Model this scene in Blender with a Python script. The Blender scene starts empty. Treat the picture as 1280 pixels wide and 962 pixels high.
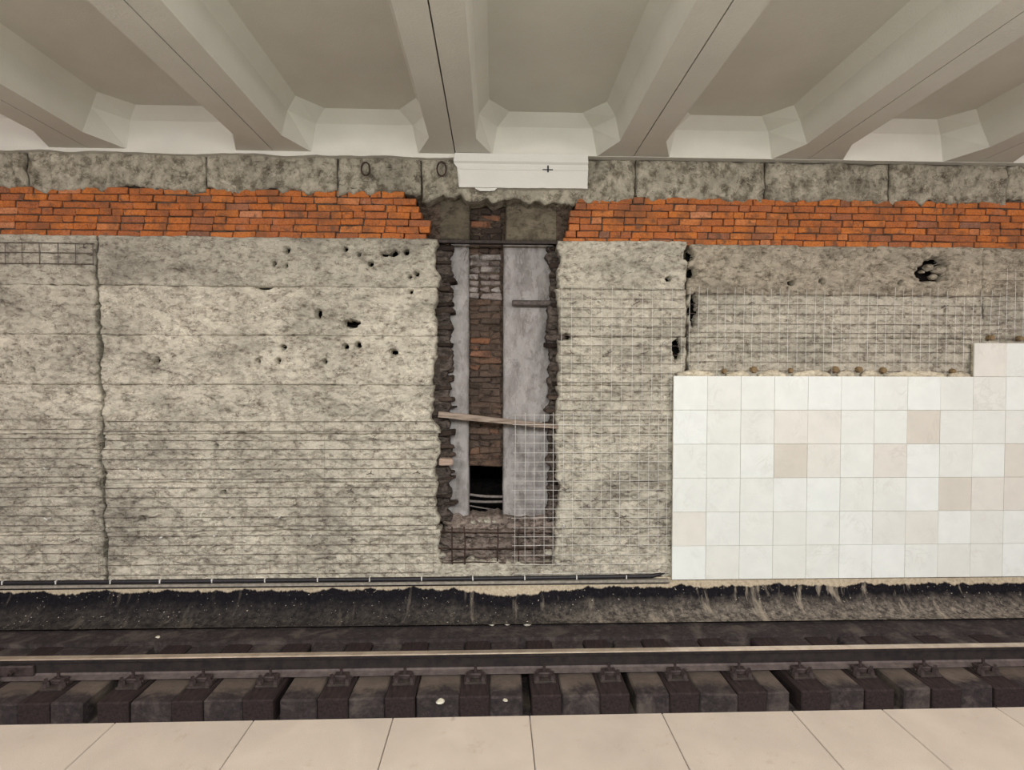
import bpy, math, random
import numpy as np
from mathutils import Vector, Matrix

random.seed(7)
rng = np.random.default_rng(11)
S = bpy.context.scene
COL = S.collection

# ------------------------------------------------------------------ camera
F = 680.0; IW, IH = 1280, 962
CAM = Vector((0, 0, 1.5))
cam_data = bpy.data.cameras.new('camera')
cam_data.sensor_width = 36.0
cam_data.lens = F / IW * 36.0
cam_data.clip_start = 0.05
cam = bpy.data.objects.new('camera', cam_data)
COL.objects.link(cam)
YAW = math.atan(22 / F); PITCH = math.atan(14 / F); ROLL = math.radians(0.16)
ROT = (Matrix.Rotation(-YAW, 4, 'Z') @ Matrix.Rotation(math.radians(90) - PITCH, 4, 'X') @ Matrix.Rotation(ROLL, 4, 'Z'))
cam.matrix_world = Matrix.Translation(CAM) @ ROT
S.camera = cam

# ------------------------------------------------------------------ light
S.view_settings.view_transform = 'Standard'
S.view_settings.look = 'None'
S.view_settings.gamma = 1.0
S.view_settings.use_curve_mapping = False
S.view_settings.exposure = 0.12
world = bpy.data.worlds.new('world'); S.world = world
world.use_nodes = True
world.node_tree.nodes['Background'].inputs[0].default_value = (1.0, 0.98, 0.98, 1)
world.node_tree.nodes['Background'].inputs[1].default_value = 0.30


def area_lamp(name, loc, rot, sx, sy, power, color):
    l = bpy.data.lights.new(name, 'AREA'); l.shape = 'RECTANGLE'
    l.size = sx; l.size_y = sy; l.energy = power; l.color = color
    o = bpy.data.objects.new(name, l); COL.objects.link(o)
    o.location = loc; o.rotation_euler = rot
    return o


# the station's fluorescent line above the platform, behind the photographer, and an added bounce fill
for lx, lw, lp, lc in ((0.3, 5.0, 190, (0.94, 1.0, 1.0)), (-6.0, 5.0, 172, (1.0, 0.91, 0.95)), (6.6, 5.0, 188, (1.0, 0.91, 0.95))):
    area_lamp('platform_light_line', (lx, -1.4, 3.0), (math.radians(94), 0, 0), lw, 0.3, lp, lc)
    area_lamp('ceiling_bounce_fill', (lx, -2.9, 3.9), (0, 0, 0), lw, 0.4, lp * 3.2, lc)  # unseen downlight added so that floor bounce brightens the ceiling

# ------------------------------------------------------------------ helpers
R3 = ROT.to_3x3()


def ray(px, py):
    return R3 @ Vector(((px - IW / 2) / F, -(py - IH / 2) / F, -1))


def at(px, py, Y):
    d = ray(px, py); return CAM + d * (Y / d.y)


def atz(px, py, z):
    d = ray(px, py); return CAM + d * ((z - CAM.z) / d.z)


YW = 6.24                       # front face of the old concrete wall


def WX(px, py=480, Y=YW): return at(px, py, Y).x
def WZ(py, px=620, Y=YW): return at(px, py, Y).z


def _h(ix, iy, seed):
    n = (ix.astype(np.int64) * 374761393 + iy.astype(np.int64) * 668265263 + seed * 1274126177) & 0xffffffff
    n = ((n ^ (n >> 13)) * 1274126177) & 0xffffffff
    return ((n ^ (n >> 16)) & 0xffff) / 65535.0


def vnoise(x, y, seed=0):
    x = np.asarray(x, float); y = np.asarray(y, float)
    ix = np.floor(x); iy = np.floor(y); fx = x - ix; fy = y - iy
    ix = ix.astype(np.int64); iy = iy.astype(np.int64)
    fx = fx * fx * (3 - 2 * fx); fy = fy * fy * (3 - 2 * fy)
    a = _h(ix, iy, seed); b = _h(ix + 1, iy, seed); c = _h(ix, iy + 1, seed); d = _h(ix + 1, iy + 1, seed)
    return (a * (1 - fx) + b * fx) * (1 - fy) + (c * (1 - fx) + d * fx) * fy


def fbm(x, y, oct=4, seed=0):
    s = 0; a = 0.5; t = 0
    for k in range(oct):
        s = s + a * vnoise(np.asarray(x) * 2 ** k, np.asarray(y) * 2 ** k, seed + 17 * k); t += a; a *= 0.5
    return s / t


def link(o, parent=None):
    COL.objects.link(o)
    if parent is not None: o.parent = parent
    return o


def mesh_data(name, verts, faces, mats, smooth=False, fmat=None):
    m = bpy.data.meshes.new(name)
    m.from_pydata([tuple(v) for v in verts], [], [tuple(f) for f in faces])
    for k in (mats if isinstance(mats, (list, tuple)) else [mats]): m.materials.append(k)
    if fmat is not None: m.polygons.foreach_set('material_index', fmat)
    if smooth: m.polygons.foreach_set('use_smooth', [True] * len(m.polygons))
    m.update()
    return m


def obj(name, data, parent=None, loc=None, tint=None):
    o = bpy.data.objects.new(name, data); link(o, parent)
    if loc is not None: o.location = loc
    if tint is not None: o['tint'] = float(tint)
    return o


def tag(o, label, cat, group=None, kind=None):
    o['label'] = label; o['category'] = cat
    if group: o['group'] = group
    if kind: o['kind'] = kind
    return o


def empty(name, loc=(0, 0, 0)):
    o = bpy.data.objects.new(name, None); link(o); o.location = loc; o.empty_display_size = 0.1
    return o


class MB:
    def __init__(s): s.v = []; s.f = []

    def box(s, a, b, jit=0.0, chamfer=0.0):
        (x0, y0, z0), (x1, y1, z1) = a, b
        n = len(s.v); c = chamfer
        if c <= 0:
            for z in (z0, z1):
                for (x, y) in ((x0, y0), (x1, y0), (x1, y1), (x0, y1)):
                    s.v.append((x + random.uniform(-jit, jit), y + random.uniform(-jit, jit), z + random.uniform(-jit, jit)))
            for f in ((0, 3, 2, 1), (4, 5, 6, 7), (0, 1, 5, 4), (1, 2, 6, 5), (2, 3, 7, 6), (3, 0, 4, 7)):
                s.f.append([n + i for i in f])
        else:
            idx = {}
            for sx in (0, 1):
                for sy in (0, 1):
                    for sz in (0, 1):
                        jx, jy, jz = [random.uniform(-jit, jit) for _ in range(3)]
                        bx = (x0, x1)[sx] + jx; by = (y0, y1)[sy] + jy; bz = (z0, z1)[sz] + jz
                        ix = c if sx == 0 else -c; iy = c if sy == 0 else -c; iz = c if sz == 0 else -c
                        for ax, p in enumerate(((bx, by + iy, bz + iz), (bx + ix, by, bz + iz), (bx + ix, by + iy, bz))):
                            idx[(sx, sy, sz, ax)] = len(s.v); s.v.append(p)
            I = lambda a, b, c_, ax: idx[(a, b, c_, ax)]
            for sx in (0, 1):
                q = [I(sx, 0, 0, 0), I(sx, 1, 0, 0), I(sx, 1, 1, 0), I(sx, 0, 1, 0)]; s.f.append(q if sx else q[::-1])
            for sy in (0, 1):
                q = [I(0, sy, 0, 1), I(0, sy, 1, 1), I(1, sy, 1, 1), I(1, sy, 0, 1)]; s.f.append(q if sy else q[::-1])
            for sz in (0, 1):
                q = [I(0, 0, sz, 2), I(1, 0, sz, 2), I(1, 1, sz, 2), I(0, 1, sz, 2)]; s.f.append(q if sz else q[::-1])
            for sx in (0, 1):
                for sy in (0, 1):
                    q = [I(sx, sy, 0, 0), I(sx, sy, 1, 0), I(sx, sy, 1, 1), I(sx, sy, 0, 1)]
                    s.f.append(q if (sx + sy) % 2 else q[::-1])
                    s.f.append([I(sx, sy, 0, 0), I(sx, sy, 0, 1), I(sx, sy, 0, 2)] if (sx + sy) % 2 else [I(sx, sy, 0, 0), I(sx, sy, 0, 2), I(sx, sy, 0, 1)])
                    s.f.append([I(sx, sy, 1, 0), I(sx, sy, 1, 1), I(sx, sy, 1, 2)])
                for sz in (0, 1):
                    s.f.append([I(sx, 0, sz, 0), I(sx, 1, sz, 0), I(sx, 1, sz, 2), I(sx, 0, sz, 2)])
            for sy in (0, 1):
                for sz in (0, 1):
                    s.f.append([I(0, sy, sz, 1), I(1, sy, sz, 1), I(1, sy, sz, 2), I(0, sy, sz, 2)])
        return s

    def tube(s, pts, r, n=6, cap=True):
        pts = [Vector(p) for p in pts]; rings = []
        for i, p in enumerate(pts):
            t = (pts[min(i + 1, len(pts) - 1)] - pts[max(i - 1, 0)]).normalized()
            up = Vector((0, 0, 1)) if abs(t.z) < 0.9 else Vector((0, 1, 0))
            a = t.cross(up).normalized(); b = t.cross(a)
            rr = r[i] if isinstance(r, (list, tuple)) else r
            ring = []
            for k in range(n):
                th = 2 * math.pi * k / n
                ring.append(len(s.v)); s.v.append(tuple(p + a * (rr * math.cos(th)) + b * (rr * math.sin(th))))
            rings.append(ring)
        for r0, r1 in zip(rings, rings[1:]):
            for k in range(n): s.f.append([r0[k], r0[(k + 1) % n], r1[(k + 1) % n], r1[k]])
        if cap: s.f.append(rings[0][::-1]); s.f.append(rings[-1])
        return s

    def extrude_x(s, prof, x0, x1):          # closed profile of (y, z)
        n = len(s.v); k = len(prof)
        for x in (x0, x1):
            for (y, z) in prof: s.v.append((x, y, z))
        for i in range(k): s.f.append([n + i, n + (i + 1) % k, n + k + (i + 1) % k, n + k + i])
        s.f.append([n + i for i in range(k)][::-1]); s.f.append([n + k + i for i in range(k)])
        return s

    def data(s, name, mat, smooth=False):
        m = mesh_data(name, s.v, s.f, mat, smooth)
        import bmesh
        bm = bmesh.new(); bm.from_mesh(m); bmesh.ops.recalc_face_normals(bm, faces=bm.faces); bm.to_mesh(m); bm.free()
        return m


# ------------------------------------------------------------------ materials
def new_mat(name, rough=0.9, spec=0.2):
    m = bpy.data.materials.new(name); m.use_nodes = True
    nt = m.node_tree; b = nt.nodes['Principled BSDF']
    b.inputs['Roughness'].default_value = rough
    b.inputs['Specular IOR Level'].default_value = spec
    return m, nt, b


def N(nt, t, **kw):
    n = nt.nodes.new(t)
    for k, v in kw.items():
        if k.startswith('_'): setattr(n, k[1:], v)
        else: n.inputs[k.replace('_', ' ')].default_value = v
    return n


def coords(nt, scale=(1, 1, 1), offset_random=False):
    tc = N(nt, 'ShaderNodeTexCoord'); mp = N(nt, 'ShaderNodeMapping'); mp.inputs['Scale'].default_value = scale
    nt.links.new(tc.outputs['Object'], mp.inputs['Vector'])
    if offset_random:
        oi = N(nt, 'ShaderNodeObjectInfo'); mu = N(nt, 'ShaderNodeMath', _operation='MULTIPLY'); mu.inputs[1].default_value = 57.0
        nt.links.new(oi.outputs['Random'], mu.inputs[0]); cx = N(nt, 'ShaderNodeCombineXYZ')
        for i in range(3): nt.links.new(mu.outputs[0], cx.inputs[i])
        nt.links.new(cx.outputs[0], mp.inputs['Location'])
    return mp.outputs['Vector']


def noise(nt, vec, scale, detail=6, rough=0.6, dist=0.0):
    n = N(nt, 'ShaderNodeTexNoise'); n.inputs['Scale'].default_value = scale; n.inputs['Detail'].default_value = detail
    n.inputs['Roughness'].default_value = rough; n.inputs['Distortion'].default_value = dist
    nt.links.new(vec, n.inputs['Vector']); return n.outputs['Fac']


def ramp(nt, fac, stops):
    r = N(nt, 'ShaderNodeValToRGB'); e = r.color_ramp.elements
    while len(e) > 1: e.remove(e[-1])
    e[0].position = stops[0][0]; e[0].color = (*stops[0][1], 1) if len(stops[0][1]) == 3 else stops[0][1]
    for p, c in stops[1:]:
        k = e.new(p); k.color = (*c, 1) if len(c) == 3 else c
    nt.links.new(fac, r.inputs[0]); return r.outputs[0]


def g(v): return (v, v, v)


def mix(nt, fac, a, b, mode='MIX'):
    m = N(nt, 'ShaderNodeMix', _data_type='RGBA', _blend_type=mode)
    if isinstance(fac, float): m.inputs[0].default_value = fac
    else: nt.links.new(fac, m.inputs[0])
    for i, s in ((6, a), (7, b)):
        if isinstance(s, tuple): m.inputs[i].default_value = (*s, 1)
        else: nt.links.new(s, m.inputs[i])
    return m.outputs[2]


def math_(nt, op, a, b=None):
    m = N(nt, 'ShaderNodeMath', _operation=op)
    for i, s in ((0, a), (1, b)):
        if s is None: continue
        if isinstance(s, (int, float)): m.inputs[i].default_value = s
        else: nt.links.new(s, m.inputs[i])
    return m.outputs[0]


def attr(nt, name):
    a = N(nt, 'ShaderNodeAttribute', _attribute_type='OBJECT', _attribute_name=name); return a.outputs['Fac']


def bump(nt, b, h, dist, strength=1.0):
    n = N(nt, 'ShaderNodeBump'); n.inputs['Distance'].default_value = dist; n.inputs['Strength'].default_value = strength
    nt.links.new(h, n.inputs['Height']); nt.links.new(n.outputs[0], b.inputs['Normal'])


def srgb(r, g_, b_):
    f = lambda c: ((c / 255 + 0.055) / 1.055) ** 2.4 if c / 255 > 0.04045 else c / 255 / 12.92
    return (f(r), f(g_), f(b_))


def mat_concrete(name, light, mid, dark, big=1.3, fine=14, streak=(1, 1, 1.6), bumpd=0.012, speck=0.5, tinted=True, contrast=1.0, marks=0.6):
    """weathered concrete: smooth pale skin, chipped darker patches, small stains and lime flecks"""
    m, nt, b = new_mat(name, 0.95, 0.1)
    v = coords(nt, streak); vs = coords(nt, (1, 1, 2.6))
    a = noise(nt, v, big, 6, 0.6, 0.15); c = noise(nt, v, fine, 10, 0.68, 0.1); d = noise(nt, v, fine * 5, 4, 0.6)
    p = noise(nt, v, big * 3.2, 8, 0.66, 0.2)
    w = 0.16 / contrast
    base = ramp(nt, c, [(0.5 - w * 1.3, dark), (0.5 - w * 0.3, mid), (0.5 + w, light)])
    skin = ramp(nt, p, [(0.485, g(0.0)), (0.525, g(1.0))])          # where the cast skin survives
    skc = mix(nt, 0.6, base, tuple(0.15 * x + 0.9 * y for x, y in zip(mid, light)))
    col = mix(nt, skin, base, skc)
    q = noise(nt, v, big * 5.5, 7, 0.7, 0.3)
    worn = ramp(nt, q, [(0.36, g(1.0)), (0.44, g(0.0))])            # brown worn patches
    col = mix(nt, math_(nt, 'MULTIPLY', worn, 0.5), col, tuple(0.45 * x + 0.55 * y for x, y in zip(mid, dark)))
    l1 = noise(nt, v, fine * 0.55, 6, 0.62, 0.6)
    pale_line = ramp(nt, math_(nt, 'ABSOLUTE', math_(nt, 'SUBTRACT', l1, 0.53)), [(0.006, g(1.0)), (0.016, g(0.0))])
    dark_line = ramp(nt, math_(nt, 'ABSOLUTE', math_(nt, 'SUBTRACT', l1, 0.49)), [(0.004, g(1.0)), (0.012, g(0.0))])
    lm = ramp(nt, noise(nt, v, big * 4, 3, 0.5), [(0.47, g(0.0)), (0.56, g(1.0))])
    col = mix(nt, math_(nt, 'MULTIPLY', math_(nt, 'MULTIPLY', pale_line, lm), 0.55 * speck * 2), col, tuple(min(1, 1.18 * x) for x in light))
    col = mix(nt, math_(nt, 'MULTIPLY', math_(nt, 'MULTIPLY', dark_line, lm), 0.6 * marks), col, tuple(0.7 * x for x in dark))
    blot = ramp(nt, a, [(0.34, g(0.70)), (0.48, g(0.97)), (0.66, g(1.14))])
    col = mix(nt, 1.0, col, blot, 'MULTIPLY')
    mk = ramp(nt, noise(nt, vs, fine * 0.8, 4, 0.6), [(0.30, g(1.0)), (0.37, g(0.0))])
    col = mix(nt, math_(nt, 'MULTIPLY', mk, marks), col, tuple(0.55 * x for x in dark))
    sp = ramp(nt, d, [(0.30, g(0.66)), (0.42, g(1.0)), (0.60, g(1.0)), (0.72, g(1.28))])
    col = mix(nt, speck, col, mix(nt, 1.0, col, sp, 'MULTIPLY'))
    if tinted:
        t = attr(nt, 'tint'); k = N(nt, 'ShaderNodeCombineXYZ')
        for i in range(3): nt.links.new(t, k.inputs[i])
        col = mix(nt, 1.0, col, k.outputs[0], 'MULTIPLY')
    nt.links.new(col, b.inputs['Base Color'])
    hh = math_(nt, 'ADD', math_(nt, 'MULTIPLY', c, 1.0), math_(nt, 'ADD', math_(nt, 'MULTIPLY', d, 0.3), math_(nt, 'MULTIPLY', skin, 0.25)))
    bump(nt, b, hh, bumpd)
    return m


M = {}
M['wall'] = mat_concrete('old_concrete', srgb(196, 189, 170), srgb(166, 158, 141), srgb(108, 99, 86), contrast=1.35, speck=0.75, bumpd=0.018)
M['wall_brown'] = mat_concrete('brown_concrete', srgb(178, 168, 148), srgb(142, 132, 114), srgb(92, 83, 70), contrast=1.3, speck=0.75, bumpd=0.018)
M['band'] = mat_concrete('soiled_concrete', srgb(172, 165, 146), srgb(120, 113, 97), srgb(80, 73, 61), big=2.2, fine=9, streak=(1, 1, 0.9), contrast=1.2)
M['rubble'] = mat_concrete('sooty_rubble', srgb(128, 116, 106), srgb(86, 76, 68), srgb(46, 40, 36), big=3, fine=12, bumpd=0.02)
M['post'] = mat_concrete('sooty_post_concrete', srgb(168, 163, 158), srgb(138, 132, 127), srgb(84, 75, 68), big=2.0, fine=5, streak=(1.3, 1, 0.6), bumpd=0.003, speck=0.25, contrast=0.7, marks=0.35)
M['post_brown'] = mat_concrete('stained_lintel_concrete', srgb(118, 109, 92), srgb(88, 80, 66), srgb(48, 42, 35), big=2.5, fine=6, bumpd=0.006, speck=0.3, contrast=0.8)
M['backing'] = mat_concrete('dark_mortar', srgb(96, 82, 70), srgb(62, 52, 44), srgb(30, 25, 22), big=3, fine=14, tinted=False)
M['mortar'] = mat_concrete('pale_mortar', srgb(214, 204, 180), srgb(190, 178, 152), srgb(140, 126, 104), big=4, fine=18, tinted=False, bumpd=0.01)
M['chip'] = mat_concrete('pale_plaster_chip', srgb(216, 210, 192), srgb(190, 182, 160), srgb(140, 130, 112), fine=20, tinted=False)


def mat_paint(name, col, var=0.05, bumpd=0.002, rough=0.6):
    m, nt, b = new_mat(name, rough, 0.25)
    v = coords(nt); a = noise(nt, v, 1.6, 4, 0.55); c = noise(nt, v, 60, 3, 0.5)
    k = ramp(nt, a, [(0.3, g(1 - var)), (0.7, g(1 + var))])
    nt.links.new(mix(nt, 1.0, col, k, 'MULTIPLY'), b.inputs['Base Color'])
    bump(nt, b, c, bumpd)
    return m


M['ceiling'] = mat_paint('ceiling_whitewash', srgb(204, 201, 188))
M['cornice'] = mat_paint('white_plaster', srgb(208, 206, 195), 0.03)


def mat_brick(name, sooty=False):
    m, nt, b = new_mat(name, 0.95, 0.08)
    v = coords(nt, (1, 1, 1), True)
    t = attr(nt, 'tint')
    if sooty:
        base = ramp(nt, t, [(0, srgb(50, 42, 37)), (0.4, srgb(84, 72, 63)), (0.6, srgb(102, 82, 68)), (0.74, srgb(132, 90, 66)), (0.8, srgb(128, 116, 108)), (1, srgb(164, 157, 150))])
    else:
        base = ramp(nt, t, [(0, srgb(134, 96, 76)), (0.22, srgb(160, 97, 62)), (0.5, srgb(178, 104, 56)), (0.8, srgb(190, 114, 58)), (1, srgb(190, 128, 90))])
    n1 = noise(nt, v, 9, 6, 0.65, 0.5); n2 = noise(nt, v, 60, 4, 0.7)
    dirt = ramp(nt, n1, [(0.34, g(1.0)), (0.47, g(0.0))])
    col = mix(nt, 1.0, base, ramp(nt, n2, [(0.34, g(0.62)), (0.52, g(1.0)), (0.7, g(1.18))]), 'MULTIPLY')
    col = mix(nt, math_(nt, 'MULTIPLY', dirt, 0.8), col, srgb(96, 74, 60) if not sooty else srgb(52, 44, 39))
    ge = N(nt, 'ShaderNodeNewGeometry')
    wn = noise(nt, ge.outputs['Position'], 3.4, 7, 0.68, 0.3)
    col = mix(nt, math_(nt, 'MULTIPLY', ramp(nt, wn, [(0.38, g(1.0)), (0.52, g(0.0))]), 0.72), col, srgb(122, 82, 58) if not sooty else srgb(62, 53, 47))
    col = mix(nt, math_(nt, 'MULTIPLY', ramp(nt, wn, [(0.57, g(0.0)), (0.66, g(1.0))]), 0.35), col, srgb(176, 120, 92) if not sooty else srgb(100, 88, 80))
    pale = ramp(nt, n1, [(0.64, g(0.0)), (0.76, g(1.0))])
    col = mix(nt, math_(nt, 'MULTIPLY', pale, 0.3), col, srgb(190, 160, 132) if not sooty else srgb(140, 128, 118))
    nt.links.new(col, b.inputs['Base Color'])
    bump(nt, b, math_(nt, 'ADD', n1, math_(nt, 'MULTIPLY', n2, 0.4)), 0.012)
    return m


M['brick'] = mat_brick('orange_brick')
M['sootbrick'] = mat_brick('sooty_brick', True)


def mat_marble():
    m, nt, b = new_mat('polished_marble', 0.28, 0.4)
    v = coords(nt, (1, 1, 1), True); t = attr(nt, 'tint')
    base = ramp(nt, t, [(0, srgb(206, 200, 185)), (0.35, srgb(218, 215, 203)), (0.7, srgb(220, 221, 211)), (1, srgb(226, 229, 221))])
    w = noise(nt, v, 3.0, 7, 0.62, 1.6)
    vein = ramp(nt, w, [(0.45, g(0.0)), (0.5, g(1.0)), (0.55, g(0.0))])
    msk = ramp(nt, noise(nt, v, 2.2, 2), [(0.48, g(0.0)), (0.7, g(1.0))])
    fac = math_(nt, 'MULTIPLY', math_(nt, 'MULTIPLY', vein, msk), 0.22)
    col = mix(nt, fac, base, srgb(168, 160, 146))
    cl = ramp(nt, noise(nt, v, 5, 3), [(0.3, g(0.96)), (0.7, g(1.03))])
    nt.links.new(mix(nt, 1.0, col, cl, 'MULTIPLY'), b.inputs['Base Color'])
    return m


M['marble'] = mat_marble()


def mat_metal(name, c0, c1, rough=0.6, metal=0.5, sc=25):
    m, nt, b = new_mat(name, rough, 0.4); v = coords(nt)
    nt.links.new(ramp(nt, noise(nt, v, sc, 6, 0.65), [(0.35, c0), (0.65, c1)]), b.inputs['Base Color'])
    b.inputs['Metallic'].default_value = metal
    return m


M['wire'] = mat_metal('galvanised_wire', srgb(205, 202, 192), srgb(228, 225, 216), 0.55, 0.15)
M['wire_dark'] = mat_metal('weathered_shaded_wire', srgb(84, 74, 68), srgb(120, 108, 98), 0.8, 0.1)  # dark tone on horizontal wires stands in for their shadow lines
M['rebar'] = mat_metal('rusty_rebar', srgb(40, 30, 26), srgb(74, 54, 44), 0.9, 0.1)
M['steel'] = mat_metal('dark_steel', srgb(44, 38, 35), srgb(72, 62, 56), 0.75, 0.3)
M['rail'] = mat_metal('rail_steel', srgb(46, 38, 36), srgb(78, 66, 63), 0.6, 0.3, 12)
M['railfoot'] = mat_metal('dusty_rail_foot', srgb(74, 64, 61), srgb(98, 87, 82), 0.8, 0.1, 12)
M['railweb'] = mat_metal('rusty_shaded_rail_web', srgb(26, 21, 21), srgb(46, 38, 34), 0.8, 0.1, 12)  # dark rust, with the shade under the rail head painted in
M['railtop'] = mat_metal('polished_rail_head', srgb(178, 160, 142), srgb(205, 190, 172), 0.32, 0.7, 8)
M['conduit'] = mat_metal('black_cable_sheath', srgb(22, 20, 22), srgb(40, 36, 38), 0.55, 0.0)
M['ledge'] = mat_metal('grey_steel_strip', srgb(128, 122, 110), srgb(164, 156, 142), 0.6, 0.2)
M['cable'] = mat_metal('grey_cable', srgb(120, 110, 104), srgb(150, 140, 132), 0.7, 0.0)


def mat_wood(name, c0, c1, streak=(1, 12, 12)):
    m, nt, b = new_mat(name, 0.9, 0.1); v = coords(nt, streak)
    n = noise(nt, v, 4, 6, 0.6)
    nt.links.new(ramp(nt, n, [(0.3, c0), (0.7, c1)]), b.inputs['Base Color']); bump(nt, b, n, 0.004)
    return m


M['wood'] = mat_wood('weathered_wood', srgb(108, 94, 82), srgb(164, 148, 132))
M['woodblock'] = mat_wood('pale_wood', srgb(150, 128, 112), srgb(190, 168, 150))
M['plug'] = mat_wood('brown_wood_plug', srgb(112, 92, 66), srgb(146, 124, 92))
M['pipe'] = mat_metal('sooty_pipe', srgb(66, 58, 54), srgb(104, 94, 88), 0.7, 0.1)
M['sleeper'] = mat_wood('tarred_sleeper_wood', srgb(36, 30, 30), srgb(58, 48, 46), (9, 1.5, 9))


def mat_bed():
    m, nt, b = new_mat('oily_track_concrete', 0.9, 0.15); v = coords(nt, (1, 1, 1))
    n1 = noise(nt, v, 3.2, 6, 0.65, 0.6); n2 = noise(nt, v, 24, 7, 0.7)
    c = ramp(nt, n2, [(0.3, srgb(38, 34, 34)), (0.55, srgb(57, 50, 49)), (0.75, srgb(82, 73, 68))])
    dust = math_(nt, 'MULTIPLY', ramp(nt, n1, [(0.5, g(0.0)), (0.68, g(1.0))]), 0.55)
    c = mix(nt, dust, c, srgb(104, 94, 86))
    sp = N(nt, 'ShaderNodeSeparateXYZ'); nt.links.new(v, sp.inputs[0])
    br = math_(nt, 'ADD', sp.outputs[1], math_(nt, 'MULTIPLY', n1, 0.35))       # brake dust settled beside the rail
    bd = math_(nt, 'MULTIPLY', ramp(nt, math_(nt, 'SUBTRACT', 1.0, math_(nt, 'MULTIPLY', math_(nt, 'ABSOLUTE', math_(nt, 'SUBTRACT', br, 5.11)), 6.0)), [(0.0, g(0.0)), (0.6, g(1.0))]), 0.42)
    c = mix(nt, bd, c, srgb(122, 108, 94))
    nt.links.new(c, b.inputs['Base Color']); bump(nt, b, n2, 0.008)
    return m


M['bed'] = mat_bed()


def mat_apron():
    # bitumen coat with a ragged upper edge on pale concrete, lime runs and mortar splashes
    m, nt, b = new_mat('bitumen_coated_apron', 0.85, 0.1)
    tc = N(nt, 'ShaderNodeTexCoord'); sep = N(nt, 'ShaderNodeSeparateXYZ'); nt.links.new(tc.outputs['Object'], sep.inputs[0])
    v = tc.outputs['Object']
    X, Z = sep.outputs[0], sep.outputs[2]
    mpx = N(nt, 'ShaderNodeMapping'); mpx.inputs['Scale'].default_value = (1, 0, 0); nt.links.new(v, mpx.inputs[0])
    edge_n = noise(nt, mpx.outputs[0], 2.6, 8, 0.68)
    dip = ramp(nt, math_(nt, 'ABSOLUTE', math_(nt, 'SUBTRACT', X, 0.25)), [(0.25, g(1.0)), (0.75, g(0.0))])
    lim = math_(nt, 'SUBTRACT', math_(nt, 'ADD', -0.955, math_(nt, 'MULTIPLY', math_(nt, 'SUBTRACT', edge_n, 0.5), 0.27)), math_(nt, 'MULTIPLY', dip, 0.07))
    black = ramp(nt, math_(nt, 'MULTIPLY', math_(nt, 'SUBTRACT', lim, Z), 60), [(0.0, g(0.0)), (1.0, g(1.0))])
    n2 = noise(nt, v, 30, 8, 0.75)
    cream = ramp(nt, n2, [(0.3, srgb(150, 134, 110)), (0.6, srgb(196, 182, 156))])
    tar = ramp(nt, n2, [(0.35, srgb(14, 12, 16)), (0.62, srgb(30, 28, 31)), (0.78, srgb(70, 64, 60))])
    # dusty lower part of the curve
    low = ramp(nt, math_(nt, 'ADD', Z, math_(nt, 'MULTIPLY', noise(nt, v, 5, 5, 0.7), 0.2)), [(-1.0, g(1.0)), (1.0, g(0.0))])
    dustf = math_(nt, 'MULTIPLY', math_(nt, 'SUBTRACT', math_(nt, 'SUBTRACT', lim, 0.10), Z), 6.5)
    cl = N(nt, 'ShaderNodeClamp'); nt.links.new(dustf, cl.inputs[0])
    right = N(nt, 'ShaderNodeMapRange'); right.inputs[1].default_value = -1.0; right.inputs[2].default_value = 2.6
    right.inputs[3].default_value = 0.22; right.inputs[4].default_value = 1.0; nt.links.new(X, right.inputs[0])
    n3 = ramp(nt, noise(nt, v, 16, 8, 0.8), [(0.42, g(0.0)), (0.66, g(1.0))])
    tar = mix(nt, math_(nt, 'MULTIPLY', math_(nt, 'MULTIPLY', cl.outputs[0], right.outputs[0]), math_(nt, 'ADD', math_(nt, 'MULTIPLY', n3, 0.8), 0.14)), tar, srgb(160, 149, 134))
    # lime runs
    mps = N(nt, 'ShaderNodeMapping'); mps.inputs['Scale'].default_value = (1, 0.3, 0.25); nt.links.new(v, mps.inputs[0])
    run = ramp(nt, noise(nt, mps.outputs[0], 6.5, 4, 0.6, 0.3), [(0.58, g(0.0)), (0.68, g(1.0))])
    rf = math_(nt, 'MULTIPLY', math_(nt, 'MULTIPLY', run, right.outputs[0]), 0.6)
    tar = mix(nt, rf, tar, srgb(178, 166, 146))
    sp = ramp(nt, noise(nt, v, 42, 2, 0.5), [(0.70, g(0.0)), (0.74, g(1.0))])
    tar = mix(nt, math_(nt, 'MULTIPLY', sp, 0.8), tar, srgb(190, 182, 166))
    nt.links.new(mix(nt, black, cream, tar), b.inputs['Base Color'])
    bump(nt, b, math_(nt, 'ADD', n2, math_(nt, 'MULTIPLY', black, 0.3)), 0.01)
    return m


M['apron'] = mat_apron()


def mat_granite():
    m, nt, b = new_mat('beige_granite', 0.55, 0.35); v = coords(nt)
    n1 = noise(nt, v, 420, 3, 0.6); n2 = noise(nt, v, 3.0, 5, 0.6, 0.4); n3 = noise(nt, v, 9, 6, 0.7)
    t = attr(nt, 'tint')
    c = ramp(nt, n1, [(0.25, srgb(136, 123, 110)), (0.5, srgb(158, 145, 131)), (0.75, srgb(174, 162, 149))])
    c = mix(nt, math_(nt, 'MULTIPLY', ramp(nt, n3, [(0.28, g(1.0)), (0.40, g(0.0))]), 0.5), c, srgb(128, 110, 96))
    c = mix(nt, 1.0, c, ramp(nt, n2, [(0.3, g(0.87)), (0.7, g(1.05))]), 'MULTIPLY')
    c = mix(nt, math_(nt, 'MULTIPLY', ramp(nt, noise(nt, v, 13, 3, 0.5), [(0.70, g(0.0)), (0.76, g(1.0))]), 0.45), c, srgb(104, 90, 80))
    k = N(nt, 'ShaderNodeCombineXYZ')
    for i in range(3): nt.links.new(t, k.inputs[i])
    nt.links.new(mix(nt, 1.0, c, k.outputs[0], 'MULTIPLY'), b.inputs['Base Color'])
    return m


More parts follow.
